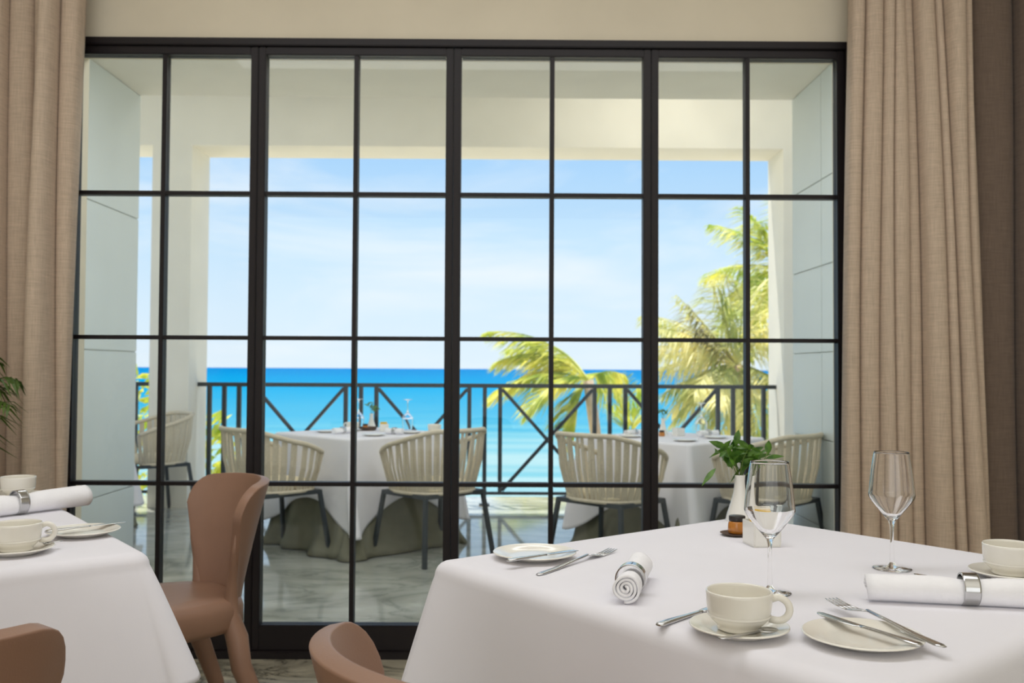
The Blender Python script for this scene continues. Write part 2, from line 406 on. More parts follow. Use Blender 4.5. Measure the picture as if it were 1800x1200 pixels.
# ------------------------------------------------------------------ palms and shrubs
def frond_geo(P0, P1, P2, L, nl, rnd, wind=Vector((0, 0, 0)), wid=.035, droop=.5, rr=.018):
    P0, P1, P2 = Vector(P0), Vector(P1), Vector(P2); V = []; Fc = []
    def bz(s): return P0*(1-s)**2+P1*2*s*(1-s)+P2*s*s
    def bt(s): return ((P1-P0)*(1-s)+(P2-P1)*s).normalized()
    pts = [bz(i/10) for i in range(11)]
    V, Fc = tube_geo(pts, [rr*(1-.75*i/10) for i in range(11)], 5)
    for i in range(nl):
        s = .14+.86*(i+.5)/nl; p = bz(s); tg = bt(s); side0 = tg.cross(Vector((0, 0, 1)))
        if side0.length < .1: side0 = Vector((0, 1, 0))
        side0.normalize()
        for sg in (-1, 1):
            ln = L*(math.sin(PI*min(.97, .18+.78*s))**.7)*rnd.uniform(.8, 1.1)
            d = (tg*rnd.uniform(.45, .8)+side0*sg*rnd.uniform(.6, 1.)+Vector((0, 0, rnd.uniform(-.25, .2)))+wind).normalized()
            d2 = (d+Vector((0, 0, -droop*rnd.uniform(.6, 1.3)))+wind*.4).normalized()
            q1 = p+d*ln*.5; q2 = q1+d2*ln*.5
            wv = d.cross(Vector((rnd.uniform(-.4, .4), rnd.uniform(-.4, .4), 1))).normalized()*wid*.5
            k = len(V); V += [p-wv*.6, p+wv*.6, q1+wv, q1-wv, q2]
            Fc += [(k, k+1, k+2, k+3), (k+3, k+2, k+4)]
    return V, Fc
def palm(name, label, base, crown, r0, fronds, L, seed, m, wind=(0, 0, 0), wid=.035, droop=.5, nl=46, dry=(), trunk_bend=(0, 0, 0), extra=()):
    rnd = random.Random(seed)
    root = thing(name, label, 'palm tree', base)
    B = Vector(base); cr_ = Vector(crown)-B
    pts = [cr_*(i/16)+Vector(trunk_bend)*math.sin(PI*i/16) for i in range(17)]
    rads = [r0*(1.35-.35*i/16)*(1+.06*(i % 2)) for i in range(17)]
    tube('trunk', pts, rads, M_trunk, root, 10)
    fronds = list(fronds)+list(extra)
    for i, (c1, tp) in enumerate(fronds):
        V, Fc = frond_geo(cr_, Vector(c1)-B, Vector(tp)-B, L, nl, rnd, Vector(wind), wid, droop)
        pyd('frond', V, Fc, M_dryleaf if i in dry else m, root, False)
    return root
def pp(x, y, Y):  # pixel of the survey photo -> metres on the vertical plane at distance Y
    return Vector(((x-897)*Y/1650, Y, 1.13+(648-y)*Y/1650))
def fr(Y, c, t, dc=0, dt=0): return (pp(c[0], c[1], Y)+Vector((0, dc, 0)), pp(t[0], t[1], Y)+Vector((0, dt, 0)))
Y = 18.
palm('coconut_palm', 'wind-bent coconut palm with yellow-green fronds blowing left behind the middle of the railing', pp(1085, 1480, Y), pp(1040, 668, Y), .10,
     [fr(Y, (975, 575), (862, 582), 0, .3), fr(Y, (950, 590), (878, 640), .3, .6), fr(Y, (950, 630), (872, 700), -.4, -.8), fr(Y, (970, 620), (905, 690), .6, 1.2),
      fr(Y, (985, 640), (930, 725), -.8, -1.2), fr(Y, (1000, 612), (900, 610), .8, 1.6), fr(Y, (1020, 690), (1008, 765), 0, -.4),
      fr(Y, (1075, 640), (1125, 660), .8, 1.6), fr(Y, (1010, 600), (940, 590), 1.2, 2.0)],
     .95, 3, M_palm, (-.8, 0, -.42), .05, .7, 62, trunk_bend=(.25, 0, 0))
Y = 15.
palm('coconut_palm', 'large bushy coconut palm with pale drooping fronds against the right terrace column', pp(1330, 1600, Y), pp(1300, 640, Y), .13,
     [fr(Y, (1260, 590), (1208, 535), 0, -.3), fr(Y, (1255, 560), (1150, 545), .5, 1), fr(Y, (1235, 600), (1130, 610), -.4, -.8), fr(Y, (1250, 640), (1160, 690), -.2, -.6),
      fr(Y, (1265, 660), (1195, 745), .2, .4), fr(Y, (1290, 690), (1240, 770), -.5, -1), fr(Y, (1330, 690), (1330, 780), -.5, -1), fr(Y, (1290, 560), (1270, 470), .3, .8),
      fr(Y, (1320, 540), (1335, 440), .2, .6), fr(Y, (1350, 580), (1420, 520), 0, 0), fr(Y, (1360, 650), (1430, 690), 0, .4), fr(Y, (1270, 600), (1200, 620), 1, 2),
      fr(Y, (1300, 590), (1230, 500), 1, 1.8), fr(Y, (1310, 660), (1290, 750), -1, -1.6), fr(Y, (1340, 600), (1380, 450), .8, 1.4)],
     .82, 11, M_palm2, (-.4, 0, -.5), .030, .7, 42, dry=(0,),
     extra=[fr(Y, (1300+.55*dx, 610+.5*dy), (1300+dx, 640+dy), .4*z_, z_) for dx, dy, z_ in ((-150, -60, -.8), (-120, 10, 1.2), (-95, 90, .9), (-70, 60, -1.6), (-40, 110, .5), (20, 120, -.3),
             (-60, -140, -1), (0, -170, .7), (45, -150, -.9), (60, -80, 1.2), (70, 60, -1.2), (-130, -100, 1.9), (-105, 45, -1.4))])
Y = 19.
palm('coconut_palm', 'tall coconut palm behind, its crown rising highest beside the right terrace column', pp(1420, 1500, Y), pp(1385, 470, Y), .14,
     [fr(Y, (1330, 400), (1255, 392), 0, 0), fr(Y, (1350, 380), (1330, 345), .4, .9), fr(Y, (1320, 470), (1280, 545), -.2, -.6), fr(Y, (1350, 520), (1320, 600), .2, .4),
      fr(Y, (1310, 440), (1270, 480), .8, 1.4), fr(Y, (1380, 400), (1360, 340), -.4, -.8), fr(Y, (1340, 430), (1330, 560), -.8, -1.2), fr(Y, (1440, 420), (1500, 470), 0, 0),
      fr(Y, (1330, 480), (1295, 580), 1, 1.6), fr(Y, (1360, 480), (1345, 640), .6, 1.2), fr(Y, (1335, 415), (1345, 380), 0, .4)],
     .8, 23, M_palm, (-.25, 0, -.3), .045, .5, 44)
Y = 25.
palm('young_palm', 'small young palm with upright pale fronds showing low through the railing right of centre', pp(1112, 1250, Y), pp(1112, 770, Y), .07,
     [fr(Y, (1110, 710), (1110, 655), 0, .2), fr(Y, (1100, 700), (1072, 662), .2, .4), fr(Y, (1125, 705), (1140, 665), -.2, -.3), fr(Y, (1100, 730), (1078, 715), .5, .7), fr(Y, (1125, 735), (1150, 730), 0, 0)],
     .55, 31, M_palm, (0, 0, .2), .05, .2, 30)
def shrub(name, label, x, y, z0, r, h, seed, m, nlf=260):
    rnd = random.Random(seed); root = thing(name, label, 'shrub', (x, y, z0))
    tube('stem', [(0, 0, 0), (.05, .02, h*.5), (0, .05, h*.8)], [.06, .045, .02], M_trunk, root, 6)
    V = []; Fc = []
    for i in range(nlf):
        th = rnd.uniform(0, 2*PI); u = rnd.random()**.5; zz = rnd.uniform(.35, 1)*h
        rr = r*u*math.sqrt(max(.05, 1-((zz/h-.62)/.42)**2))
        p = Vector((rr*math.cos(th), rr*math.sin(th), zz)); d = Vector((math.cos(th)+rnd.uniform(-.6, .6), math.sin(th)+rnd.uniform(-.6, .6), rnd.uniform(-.2, 1.4))).normalized()
        s = d.cross(Vector((rnd.uniform(-1, 1), rnd.uniform(-1, 1), rnd.uniform(-1, 1)))).normalized(); ln = rnd.uniform(.16, .3); k = len(V)
        V += [p, p+d*ln*.5+s*ln*.2, p+d*ln, p+d*ln*.5-s*ln*.2]; Fc.append((k, k+1, k+2, k+3))
    f = pyd('foliage', V, Fc, m, root, False); f['kind'] = 'stuff'
shrub('croton_shrub', 'yellow-green shrub seen low through the railing beside the left column', -4.05, 12.5, -7.3, .55, 7.75, 5, M_shrub, 900)
shrub('croton_shrub', 'yellow-green shrub showing in the narrow gap left of the left column', -5.6, 14, -7.3, .8, 8.3, 6, M_shrub, 900)

# ------------------------------------------------------------------ curtains
def curtain(name, label, Y0, tops, bots, ztop, m, amp=1., seed=1, zb=.01):
    """crease x at the top and at the floor; the cloth bellies towards the room between creases"""
    rnd = random.Random(seed); n = len(tops); per = 18; rows = 36; V = []; Fc = []
    dep = [rnd.uniform(.55, 1.35) for _ in range(n)]; ph = [rnd.uniform(0, 6.28) for _ in range(n)]
    back = [rnd.uniform(-.02, .02) for _ in range(n)]
    cols = (n-1)*per+1
    for r_ in range(rows+1):
        v = r_/rows; z = ztop+(zb-ztop)*v
        xs_ = [tops[i]+(bots[i]-tops[i])*(v**1.1)+.006*math.sin(2.2*v*PI+ph[i])*(1 if 0 < i < n-1 else .4) for i in range(n)]
        for c_ in range(cols):
            i = min(c_//per, n-2); s = .5-.5*math.cos(PI*(c_-i*per)/per)
            wd = xs_[i+1]-xs_[i]; x = xs_[i]+wd*(s-.145*math.sin(2*PI*s)+.05*math.sin(PI*s)*(1 if i % 2 else -1))
            bel = (max(0, math.sin(PI*s)))**.42
            y = Y0-amp*dep[i]*min(.13, 1.3*wd+.02)*bel*(1+.12*math.sin(3*v+ph[i]))+back[i]*(1-s)+back[i+1]*s
            V.append((x, y, z))
    for r_ in range(rows):
        for c_ in range(cols-1): k = r_*cols+c_; Fc.append((k, k+1, k+cols+1, k+cols))
    o = pyd(name, V, Fc, m)
    md = o.modifiers.new('thickness', 'SOLIDIFY'); md.thickness = .003; md.offset = 1
    return tag(o, label, 'curtain')
def cx(px, Yq=3.5): return (px-897)*Yq/1650
curtain('curtain', 'beige linen curtain hanging in folds at the right edge of the glass doors', 3.575,
        [cx(p) for p in (1519, 1540, 1570, 1588, 1604, 1622, 1652, 1665, 1698, 1717, 1726)],
        [cx(p) for p in (1490, 1522, 1558, 1583, 1622, 1648, 1689, 1712, 1737, 1752, 1766)], 3.08, M_curtain, 1., 4)
curtain('curtain', 'linen curtain darkened with painted-in shade in the corner beyond the right-hand beige curtain', 3.64,
        [cx(p, 3.6) for p in (1712, 1790, 1850, 1930, 2000)], [cx(p, 3.6) for p in (1745, 1800, 1860, 1925, 1990)], 3.08, M_curtain_shaded, .7, 8)
curtain('curtain', 'beige linen curtain hanging in folds at the left edge of the glass doors', 3.575,
        [cx(p) for p in (-150, -100, -60, -25, 10, 53, 73, 98, 134)],
        [cx(p) for p in (-150, -105, -65, -30, 10, 41, 60, 97, 106)], 3.08, M_curtain, 1., 9)

# ------------------------------------------------------------------ tables and cloths
def cloth_geo(half, rc, re, drop, z, flare=.04, corner_drop=.25, corner_flare=.12, cw=.16, waves=.008, wn=7, seed=1, rows=26, side=34, hem_var=.01, pool=0., curl=.0, fpow=1.):
    rnd = random.Random(seed); per = []
    st = half-rc
    for c_, (sx, sy, a0) in enumerate(((1, 1, 0), (-1, 1, 90), (-1, -1, 180), (1, -1, 270))):
        for j in range(9):
            a = rad(a0+90*j/8); per.append((sx*st+rc*math.cos(a), sy*st+rc*math.sin(a), math.cos(a), math.sin(a)))
        nx = ((-1, 1), (-1, -1), (1, -1), (1, 1))[c_]
        p0 = per[-1]; q = (nx[0]*st+rc*math.cos(rad(a0+90)), nx[1]*st+rc*math.sin(rad(a0+90)))
        for j in range(1, side):
            t_ = j/side; t_ = .5-.5*math.cos(PI*t_) if True else t_
            per.append((p0[0]+(q[0]-p0[0])*t_, p0[1]+(q[1]-p0[1])*t_, p0[2], p0[3]))
    n = len(per); V = []; Fc = []
    phs = [rnd.uniform(0, 6.28) for _ in range(4)]; amps = [rnd.uniform(.5, 1.) for _ in range(4)]
    V.append(Vector((0, 0, z)))
    for k in (.2, .5, .8, .95):
        for x, y, a, b_ in per: V.append(Vector(((x-a*re)*k, (y-b_*re)*k, z)))
    rr = 4
    for i in range(6):
        a = PI/2*i/5
        for x, y, nx, ny in per: V.append(Vector((x-nx*re+nx*re*math.sin(a), y-ny*re+ny*re*math.sin(a), z-re+re*math.cos(a))))
        rr += 1
    for i in range(1, rows+1):
        s = i/rows
        for j, (x, y, nx, ny) in enumerate(per):
            dx, dy = half-abs(x), half-abs(y); dc = math.hypot(max(dx, 0), max(dy, 0))
            cf = math.exp(-(dc/cw)**2); cf2 = math.exp(-(dc/(cw*2.1))**2)
            dl = (drop-re)*s*(1+corner_drop*cf2)
            arc = j/n
            wv = waves*s**1.2*sum(amps[m_]*math.sin(2*PI*(wn+m_*3)*arc+phs[m_]) for m_ in range(4))
            f_ = flare*s**fpow+wv+pool*max(0, s-.85)**2*30*(.5+.5*math.sin(2*PI*9*arc+phs[0]))
            gx, gy = (1 if x > 0 else -1)/math.sqrt(2), (1 if y > 0 else -1)/math.sqrt(2)
            co = corner_flare*cf*(s**.9)
            tx_, ty_ = -gy, gx
            tw = curl*cf*s*s
            hv = hem_var*s*math.sin(2*PI*5*arc+phs[1])
            V.append(Vector((x+nx*f_+gx*co+tx_*tw, y+ny*f_+gy*co+ty_*tw, z-re-dl+hv)))
        rr += 1
    for j in range(n): Fc.append((0, 1+j, 1+(j+1) % n))
    for r_ in range(rr-1):
        for j in range(n):
            a, b_ = 1+r_*n+j, 1+r_*n+(j+1) % n; Fc.append((a, a+n, b_+n, b_))
    return V, Fc
def cloth(name, label, cat, loc, rot, m, **kw):
    V, Fc = cloth_geo(**kw); o = pyd(name, V, Fc, m); o.location = loc; o.rotation_euler = (0, 0, rot)
    md = o.modifiers.new('thickness', 'SOLIDIFY'); md.thickness = .0012; md.offset = 1
    return tag(o, label, cat)
def table(label, loc, rot, half, top):
    r_ = thing('dining_table', label, 'table', loc, rot)
    box('tabletop', -half, half, -half, half, top-.035, top, M_table, r_, .006)
    lathe('pedestal', [(0, .03), (.05, .03), (.045, .3), (.045, top-.036), (0, top-.036)], M_frame, r_, 20)
    lathe('base', [(0, .0), (.24, 0), (.24, .012), (.06, .03), (0, .03)], M_frame, r_, 28)
    return r_
TR = rad(38)
table('square dining table hidden under the large white cloth in front of the right curtain', (.53, 1.78, 0), TR, .455, .744)
cloth('tablecloth', 'smooth white cloth over the large table set with wine glasses', 'tablecloth', (.53, 1.78, 0), TR, M_cloth,
      half=.485, rc=.03, re=.028, drop=.258, z=.752, flare=.032, corner_drop=.14, corner_flare=.05, cw=.12, waves=.006, wn=5, seed=5)
TL = rad(37)
table('square dining table hidden under the white cloth by the left curtain', (-1.53, 2.04, 0), TL, .54, .744)
cloth('tablecloth', 'white cloth over the table by the left curtain, drooping to a corner point', 'tablecloth', (-1.53, 2.04, 0), TL, M_cloth,
      half=.58, rc=.03, re=.028, drop=.216, z=.752, flare=.042, corner_drop=.14, corner_flare=.07, cw=.13, waves=.006, wn=6, seed=8)

OT = rad(45)
def out_table(loc, rot, l1, l2, l3, seed, gp=None):
    x, y = loc
    table(l1, (x, y, -.07), rot, .40, .735)
    cloth('table_skirt', l2, 'table skirt', (x, y, -.07), rot, M_skirt, half=.425, rc=.03, re=.015, drop=.735, z=.7425, flare=.085, corner_drop=.0,
          corner_flare=.02, cw=.2, waves=.016, wn=13, seed=seed, rows=20, hem_var=.0, pool=.06, fpow=3.2)
    cloth('tablecloth', l3, 'tablecloth', (x, y, -.07), rot, M_cloth, half=.445, rc=.03, re=.015, drop=.40, z=.75, flare=.02, corner_drop=.52,
          corner_flare=.10, cw=.105, waves=.010, wn=7, seed=seed+1, curl=.05)
out_table((-.99, 6.56), rad(46), 'square terrace table hidden under white and olive cloths left of centre outside',
          'dark olive floor-length skirt of the terrace table left of centre', 'white top cloth with a hanging corner point on the terrace table left of centre', 41)
out_table((1.10, 6.27), rad(45), 'square terrace table hidden under white and olive cloths in front of the palms',
          'dark olive floor-length skirt of the terrace table in front of the palms', 'white top cloth on the terrace table in front of the palms', 51)
out_table((-3.5, 7.15), rad(45), 'square terrace table mostly hidden behind the left terrace wall',
          'dark olive skirt of the terrace table mostly hidden by the left terrace wall', 'white top cloth just showing past the left terrace wall', 61)

# ------------------------------------------------------------------ leather dining chairs
def leather_chair(label, loc, rot):
    r_ = thing('dining_chair', label, 'chair', loc, rot, 'taupe leather dining chairs')
    # seat: rounded slab
    bm = bmesh.new(); n = 40; prof = [(.80, .375), (.95, .378), (1.0, .395), (1.0, .44), (.97, .462), (.88, .472), (.6, .474), (0, .472)]
    rings = []
    for k, z in prof:
        ring = []
        for j in range(n):
            th = 2*PI*j/n; c, s = math.cos(th), math.sin(th); e = 2/4.2
            x = math.copysign(abs(c)**e, c)*.20; y = math.copysign(abs(s)**e, s)*.225
            x *= 1+.21*(y/.225)
            ring.append(bm.verts.new((x*max(k, .02), y*max(k, .02), z)))
        rings.append(ring)
    for A, B in zip(rings, rings[1:]):
        for j in range(n): bm.faces.new((A[j], A[(j+1) % n], B[(j+1) % n], B[j]))
    bm.faces.new(rings[0][::-1]); bm.faces.new(rings[-1])
    bmo('seat', bm, M_leather, r_, True)
    # backrest: wrapped shell with waist and curled wings
    V = []; Fc = []; nu, nv = 34, 22
    def shell(u, z):
        v = (z-.40)/.40
        wdt = .138+.094*max(0, v)**1.15-.010*math.sin(PI*min(1, max(0, v)/.5)); ang = u*rad(62+10*v)
        R_ = wdt/math.sin(rad(74))*1.02
        y = -.215-.085*max(0, v)**1.3+R_*(1-math.cos(ang))*(.78+.2*v)
        if abs(u) > .8: y -= .010*((abs(u)-.8)/.2)**2
        return (R_*math.sin(ang), y, z)
    for i in range(nv+1):
        for j in range(nu+1):
            u = -1+2*j/nu
            ztop = .80-.02*abs(u)**2-.075*max(0, (abs(u)-.62)/.38)**2.2
            V.append(shell(u, .40+(ztop-.40)*i/nv))
    for i in range(nv):
        for j in range(nu): k = i*(nu+1)+j; Fc.append((k, k+1, k+nu+2, k+nu+1))
    o = pyd('backrest', V, Fc, M_leather, r_)
    md = o.modifiers.new('thickness', 'SOLIDIFY'); md.thickness = .027; md.offset = 0
    md = o.modifiers.new('round', 'BEVEL'); md.width = .0115; md.segments = 4; md.limit_method = 'ANGLE'; md.angle_limit = rad(50)
    for s in (-1, 1):
        e = [shell(s*.985, z) for z in (.66, .60, .54, .48, .42)]
        tube('leg', e+[(s*.158, e[4][1]-.012, .36), (s*.172, -.185, .28), (s*.192, -.245, .13), (s*.198, -.28, 0)],
             [.002, .008, .0125, .019, .028, .0315, .029, .0235, .018], M_leather, r_, 14)
        tube('leg', [(s*.165, .165, .40), (s*.17, .175, .25), (s*.175, .185, 0)], [.034, .028, .018], M_leather, r_, 12)
    return r_
def face(dx, dy): return math.atan2(-dx, dy)
ch = leather_chair('taupe leather chair pulled up to the left white table, seen whole', (-1.0, 2.72, 0), face(-.80, -.60))
dup(ch, (.06, 1.23, 0), face(.84, .54), 'taupe leather chair at the large table, only its curved back rim showing')
dup(ch, (-.878, 1.345, 0), face(-.50, .86), 'dark-shaded leather chair back cropped by the bottom left corner')

# ------------------------------------------------------------------ woven rope chairs
def rope_chair(label, loc, rot):
    r_ = thing('rope_armchair', label, 'chair', loc, rot, 'woven rope armchairs on the terrace')
    AM = rad(128)
    def plan(t_, k, zf):
        ph = t_*AM
        return Vector((.315*k*math.copysign(abs(math.sin(ph))**.8, math.sin(ph)), -.30*k*math.copysign(abs(math.cos(ph))**.85, math.cos(ph))+.02, zf))
    def ztop(t_): return .815-.15*max(0, (abs(t_)-.25)/.75)**1.3
    K0 = .80
    top = [plan(-1+2*i/40, 1.0, ztop(-1+2*i/40)) for i in range(41)]
    bot = [plan(-1+2*i/40, K0, .43) for i in range(41)]
    tube('top_rim', top, .016, M_rope, r_, 8); tube('lower_rim', bot, .012, M_rope, r_, 6)
    for s in (0, 40): bar('end_post', bot[s], top[s], .022, M_rope, r_)
    ns = 48
    for i in range(ns):
        t0 = -.985+1.97*i/(ns-1)
        sk = (.010 if i % 2 else -.010); t1 = max(-1, min(1, t0+sk))
        a = plan(t0, K0, .43); b_ = plan(t1, 1., ztop(t1))
        nrm = Vector((a.x, a.y, 0)).normalized(); off = nrm*(.004 if i % 2 else -.004)
        tg = Vector((-nrm.y, nrm.x, 0)); wd = .0100
        mid = (a+b_)/2+nrm*.012+off; V = []; Fc = []
        for p in (a, mid, b_):
            for sw, so in ((-1, -1), (1, -1), (1, 1), (-1, 1)): V.append(p+tg*wd*sw+nrm*.003*so)
        for q in (0, 4):
            for e in range(4): Fc.append((q+e, q+(e+1) % 4, q+4+(e+1) % 4, q+4+e))
        Fc += [(3, 2, 1, 0), (8, 9, 10, 11)]
        pyd('strap', V, Fc, M_rope, r_, False)
    # seat frame, cushion, legs
    bm = bmesh.new(); n = 36
    rings = []
    for k, z in ((.86, .43), (.97, .435), (1, .455), (.97, .478), (.8, .488), (.05, .49)):
        rings.append([bm.verts.new((.235*k*math.copysign(abs(math.cos(2*PI*j/n))**.6, math.cos(2*PI*j/n)), .24*k*math.copysign(abs(math.sin(2*PI*j/n))**.6, math.sin(2*PI*j/n))+.02, z)) for j in range(n)])
    for A, B in zip(rings, rings[1:]):
        for j in range(n): bm.faces.new((A[j], A[(j+1) % n], B[(j+1) % n], B[j]))
    bm.faces.new(rings[0][::-1]); bm.faces.new(rings[-1]); bmo('cushion', bm, M_cushion, r_, True)
    sf = [(-.235, -.19, .415), (.235, -.19, .415), (.235, .22, .415), (-.235, .22, .415)]
    for i in range(4): bar('seat_frame', sf[i], sf[(i+1) % 4], .026, M_chairmetal, r_)
    for x, y in ((-1, -1), (1, -1), (1, 1), (-1, 1)):
        bar('leg', (x*.235, .015+y*.205, .425), (x*.285, .015+y*.26, 0), .024, M_chairmetal, r_)
    return r_
rc_ = rope_chair('woven rope armchair at the front left of the middle terrace table', (-1.51, 6.02, -.07), face(.72, .69))
dup(rc_, (-.455, 6.02, -.07), face(-.70, .71), 'woven rope armchair at the front right of the middle terrace table')
dup(rc_, (.62, 5.68, -.07), face(.70, .71), 'woven rope armchair at the near left side of the table before the palms')
dup(rc_, (1.59, 5.695, -.07), face(-.70, .71), 'woven rope armchair by the right terrace wall, behind the green plant')
dup(rc_, (-2.87, 7.68, -.07), face(-.75, -.66), 'woven rope armchair standing in front of the left column')

# ------------------------------------------------------------------ tableware builders
TZ = .7535
def cup_at(label, loc, rot):
    r_ = thing('coffee_cup', label, 'cup', loc, rot, 'ivory coffee cups')
    out = smooth_prof([(.028, .0), (.031, .002), (.031, .006), (.0345, .010), (.0405, .016), (.0445, .026), (.0462, .040), (.0468, .054)], 3)
    inn = smooth_prof([(.0440, .0545), (.0436, .040), (.0415, .026), (.036, .014), (.02, .0085), (0, .008)], 3)
    lathe('bowl', [(0, .0015), (.024, .0015)]+out+[(.0458, .0556)]+inn, M_ceramic, r_, 56)
    lathe('ring_line', [(.0432, .0195), (.0447, .0205), (.0452, .0222), (.0440, .0235)], M_ceramic, r_, 56)
    pts = []
    for i in range(17):
        a = rad(100-205*i/16); pts.append((.052+.0175*math.cos(a), 0, .033+.0165*math.sin(a)))
    pts[0] = (.0445, 0, .046); pts[-1] = (.0415, 0, .018)
    tube('handle', pts, .0042, M_ceramic, r_, 8, flat=1.25)
    return r_
def dish_geo(R_, h):
    return smooth_prof([(0, .002), (R_*.52, .002), (R_*.56, 0), (R_*.60, .0015), (R_*.80, h*.55), (R_*.97, h*.92), (R_, h), (R_*.985, h+.0018), (R_*.95, h+.0012), (R_*.78, h*.62+.003), (R_*.60, .0062), (R_*.40, .0055), (0, .0055)], 3)
def saucer_at(label, loc):
    o = lathe('saucer', dish_geo(.0705, .0125), M_ceramic, None, 56); o.location = loc; return tag(o, label, 'saucer', 'ivory saucers')
def plate_at(label, loc, R_=.081):
    o = lathe('side_plate', dish_geo(R_, .0125), M_ceramic, None, 64); o.location = loc; return tag(o, label, 'plate', 'ivory side plates')
def loft(secs):
    """secs: (x, half_width, z_low, z_high, y_centre)"""
    V = []; Fc = []; n = 8
    for x, hw_, zl, zh, yc in secs:
        for j in range(n):
            a = 2*PI*(j+.5)/n; V.append((x, yc+hw_*math.copysign(abs(math.cos(a))**.7, math.cos(a)), (zl+zh)/2+(zh-zl)/2*math.copysign(abs(math.sin(a))**.7, math.sin(a))))
    for i in range(len(secs)-1):
        for j in range(n): Fc.append((i*n+j, i*n+(j+1) % n, (i+1)*n+(j+1) % n, (i+1)*n+j))
    Fc.append(tuple(range(n))[::-1]); Fc.append(tuple((len(secs)-1)*n+j for j in range(n)))
    return V, Fc
def handle_secs(L, w0=.0042, w1=.0085):
    return [(-L, w1*.55, .0006, .004, 0), (-L+.006, w1*.9, .0002, .005, 0), (-L*.75, w1*.92, .0003, .0055, 0), (-L*.4, w0*1.2, .0008, .005, 0), (-.004, w0, .001, .0045, 0), (.004, w0*.9, .001, .0042, 0)]
def knife_at(label, p_tip, p_end):
    a, b_ = Vector(p_tip), Vector(p_end); d = a-b_; L = d.length
    r_ = thing('butter_knife', label, 'knife', b_+d*.52, 0, 'steel table knives')
    r_.rotation_euler = Vector((1, 0, 0)).rotation_difference(d).to_euler() if abs(d.z) > 1e9 else (0, -math.atan2(d.z, math.hypot(d.x, d.y)), math.atan2(d.y, d.x))
    V, Fc = loft(handle_secs(L*.52, .005, .0085)); pyd('handle', V, Fc, M_steel, r_)
    B = L*.48
    V, Fc = loft([(0, .004, .001, .0042, 0), (B*.12, .0075, .0014, .0034, .001), (B*.5, .0095, .0016, .0030, .0015), (B*.8, .0095, .0017, .0028, .001), (B*.95, .006, .0018, .0026, -.002), (B, .0015, .002, .0024, -.004)])
    pyd('blade', V, Fc, M_steel, r_)
    return r_
def fork_at(label, p_tip, p_end):
    a, b_ = Vector(p_tip), Vector(p_end); d = a-b_; L = d.length
    r_ = thing('fork', label, 'fork', b_+d*.62, 0, 'steel forks')
    r_.rotation_euler = (0, -math.atan2(d.z, math.hypot(d.x, d.y)), math.atan2(d.y, d.x))
    V, Fc = loft([(-L*.62, .004, .0008, .003, 0), (-L*.58, .0075, .0004, .0036, 0), (-L*.4, .0065, .001, .0045, 0), (-L*.15, .0035, .005, .009, 0), (.004, .0034, .008, .0115, 0)])
    pyd('handle', V, Fc, M_steel, r_)
    H_ = L*.38
    V, Fc = loft([(0, .0035, .0078, .0112, 0), (H_*.12, .008, .006, .0085, 0), (H_*.28, .0118, .003, .0052, 0), (H_*.45, .0122, .0012, .0032, 0)])
    for k in range(4):
        yc = -.0096+.0064*k
        v2, f2 = loft([(H_*.43, .0023, .0012, .0032, yc), (H_*.7, .002, .0014, .0032, yc), (H_*.93, .0016, .004, .0056, yc*.97), (H_, .0008, .0052, .006, yc*.97)])
        o_ = len(V); V += v2; Fc += [tuple(i_+o_ for i_ in f_) for f_ in f2]
    pyd('head', V, Fc, M_steel, r_)
    return r_
def spoon_at(label, p_bowl, p_end):
    a, b_ = Vector(p_bowl), Vector(p_end); d = a-b_; L = d.length
    r_ = thing('teaspoon', label, 'spoon', b_+d*.7, 0, 'steel teaspoons')
    r_.rotation_euler = (0, -math.atan2(d.z, math.hypot(d.x, d.y)), math.atan2(d.y, d.x))
    V, Fc = loft([(-L*.7, .003, .0006, .0022, 0), (-L*.66, .0055, .0003, .0024, 0), (-L*.4, .004, .001, .003, 0), (.003, .0022, .0022, .0044, 0)])
    pyd('handle', V, Fc, M_steel, r_)
    V = []; Fc = []; n = 20; A = L*.16
    for k in range(6):
        q = k/5
        for j in range(n):
            th = 2*PI*j/n; V.append((A+A*q*math.cos(th), .0115*q*math.sin(th)*(1+.15*math.cos(th)), -.0005+.0045*q*q))
    for k in range(5):
        for j in range(n): Fc.append((k*n+j, k*n+(j+1) % n, (k+1)*n+(j+1) % n, (k+1)*n+j))
    o = pyd('bowl', V, Fc, M_steel, r_); md = o.modifiers.new('thickness', 'SOLIDIFY'); md.thickness = .001; md.offset = 0
    return r_
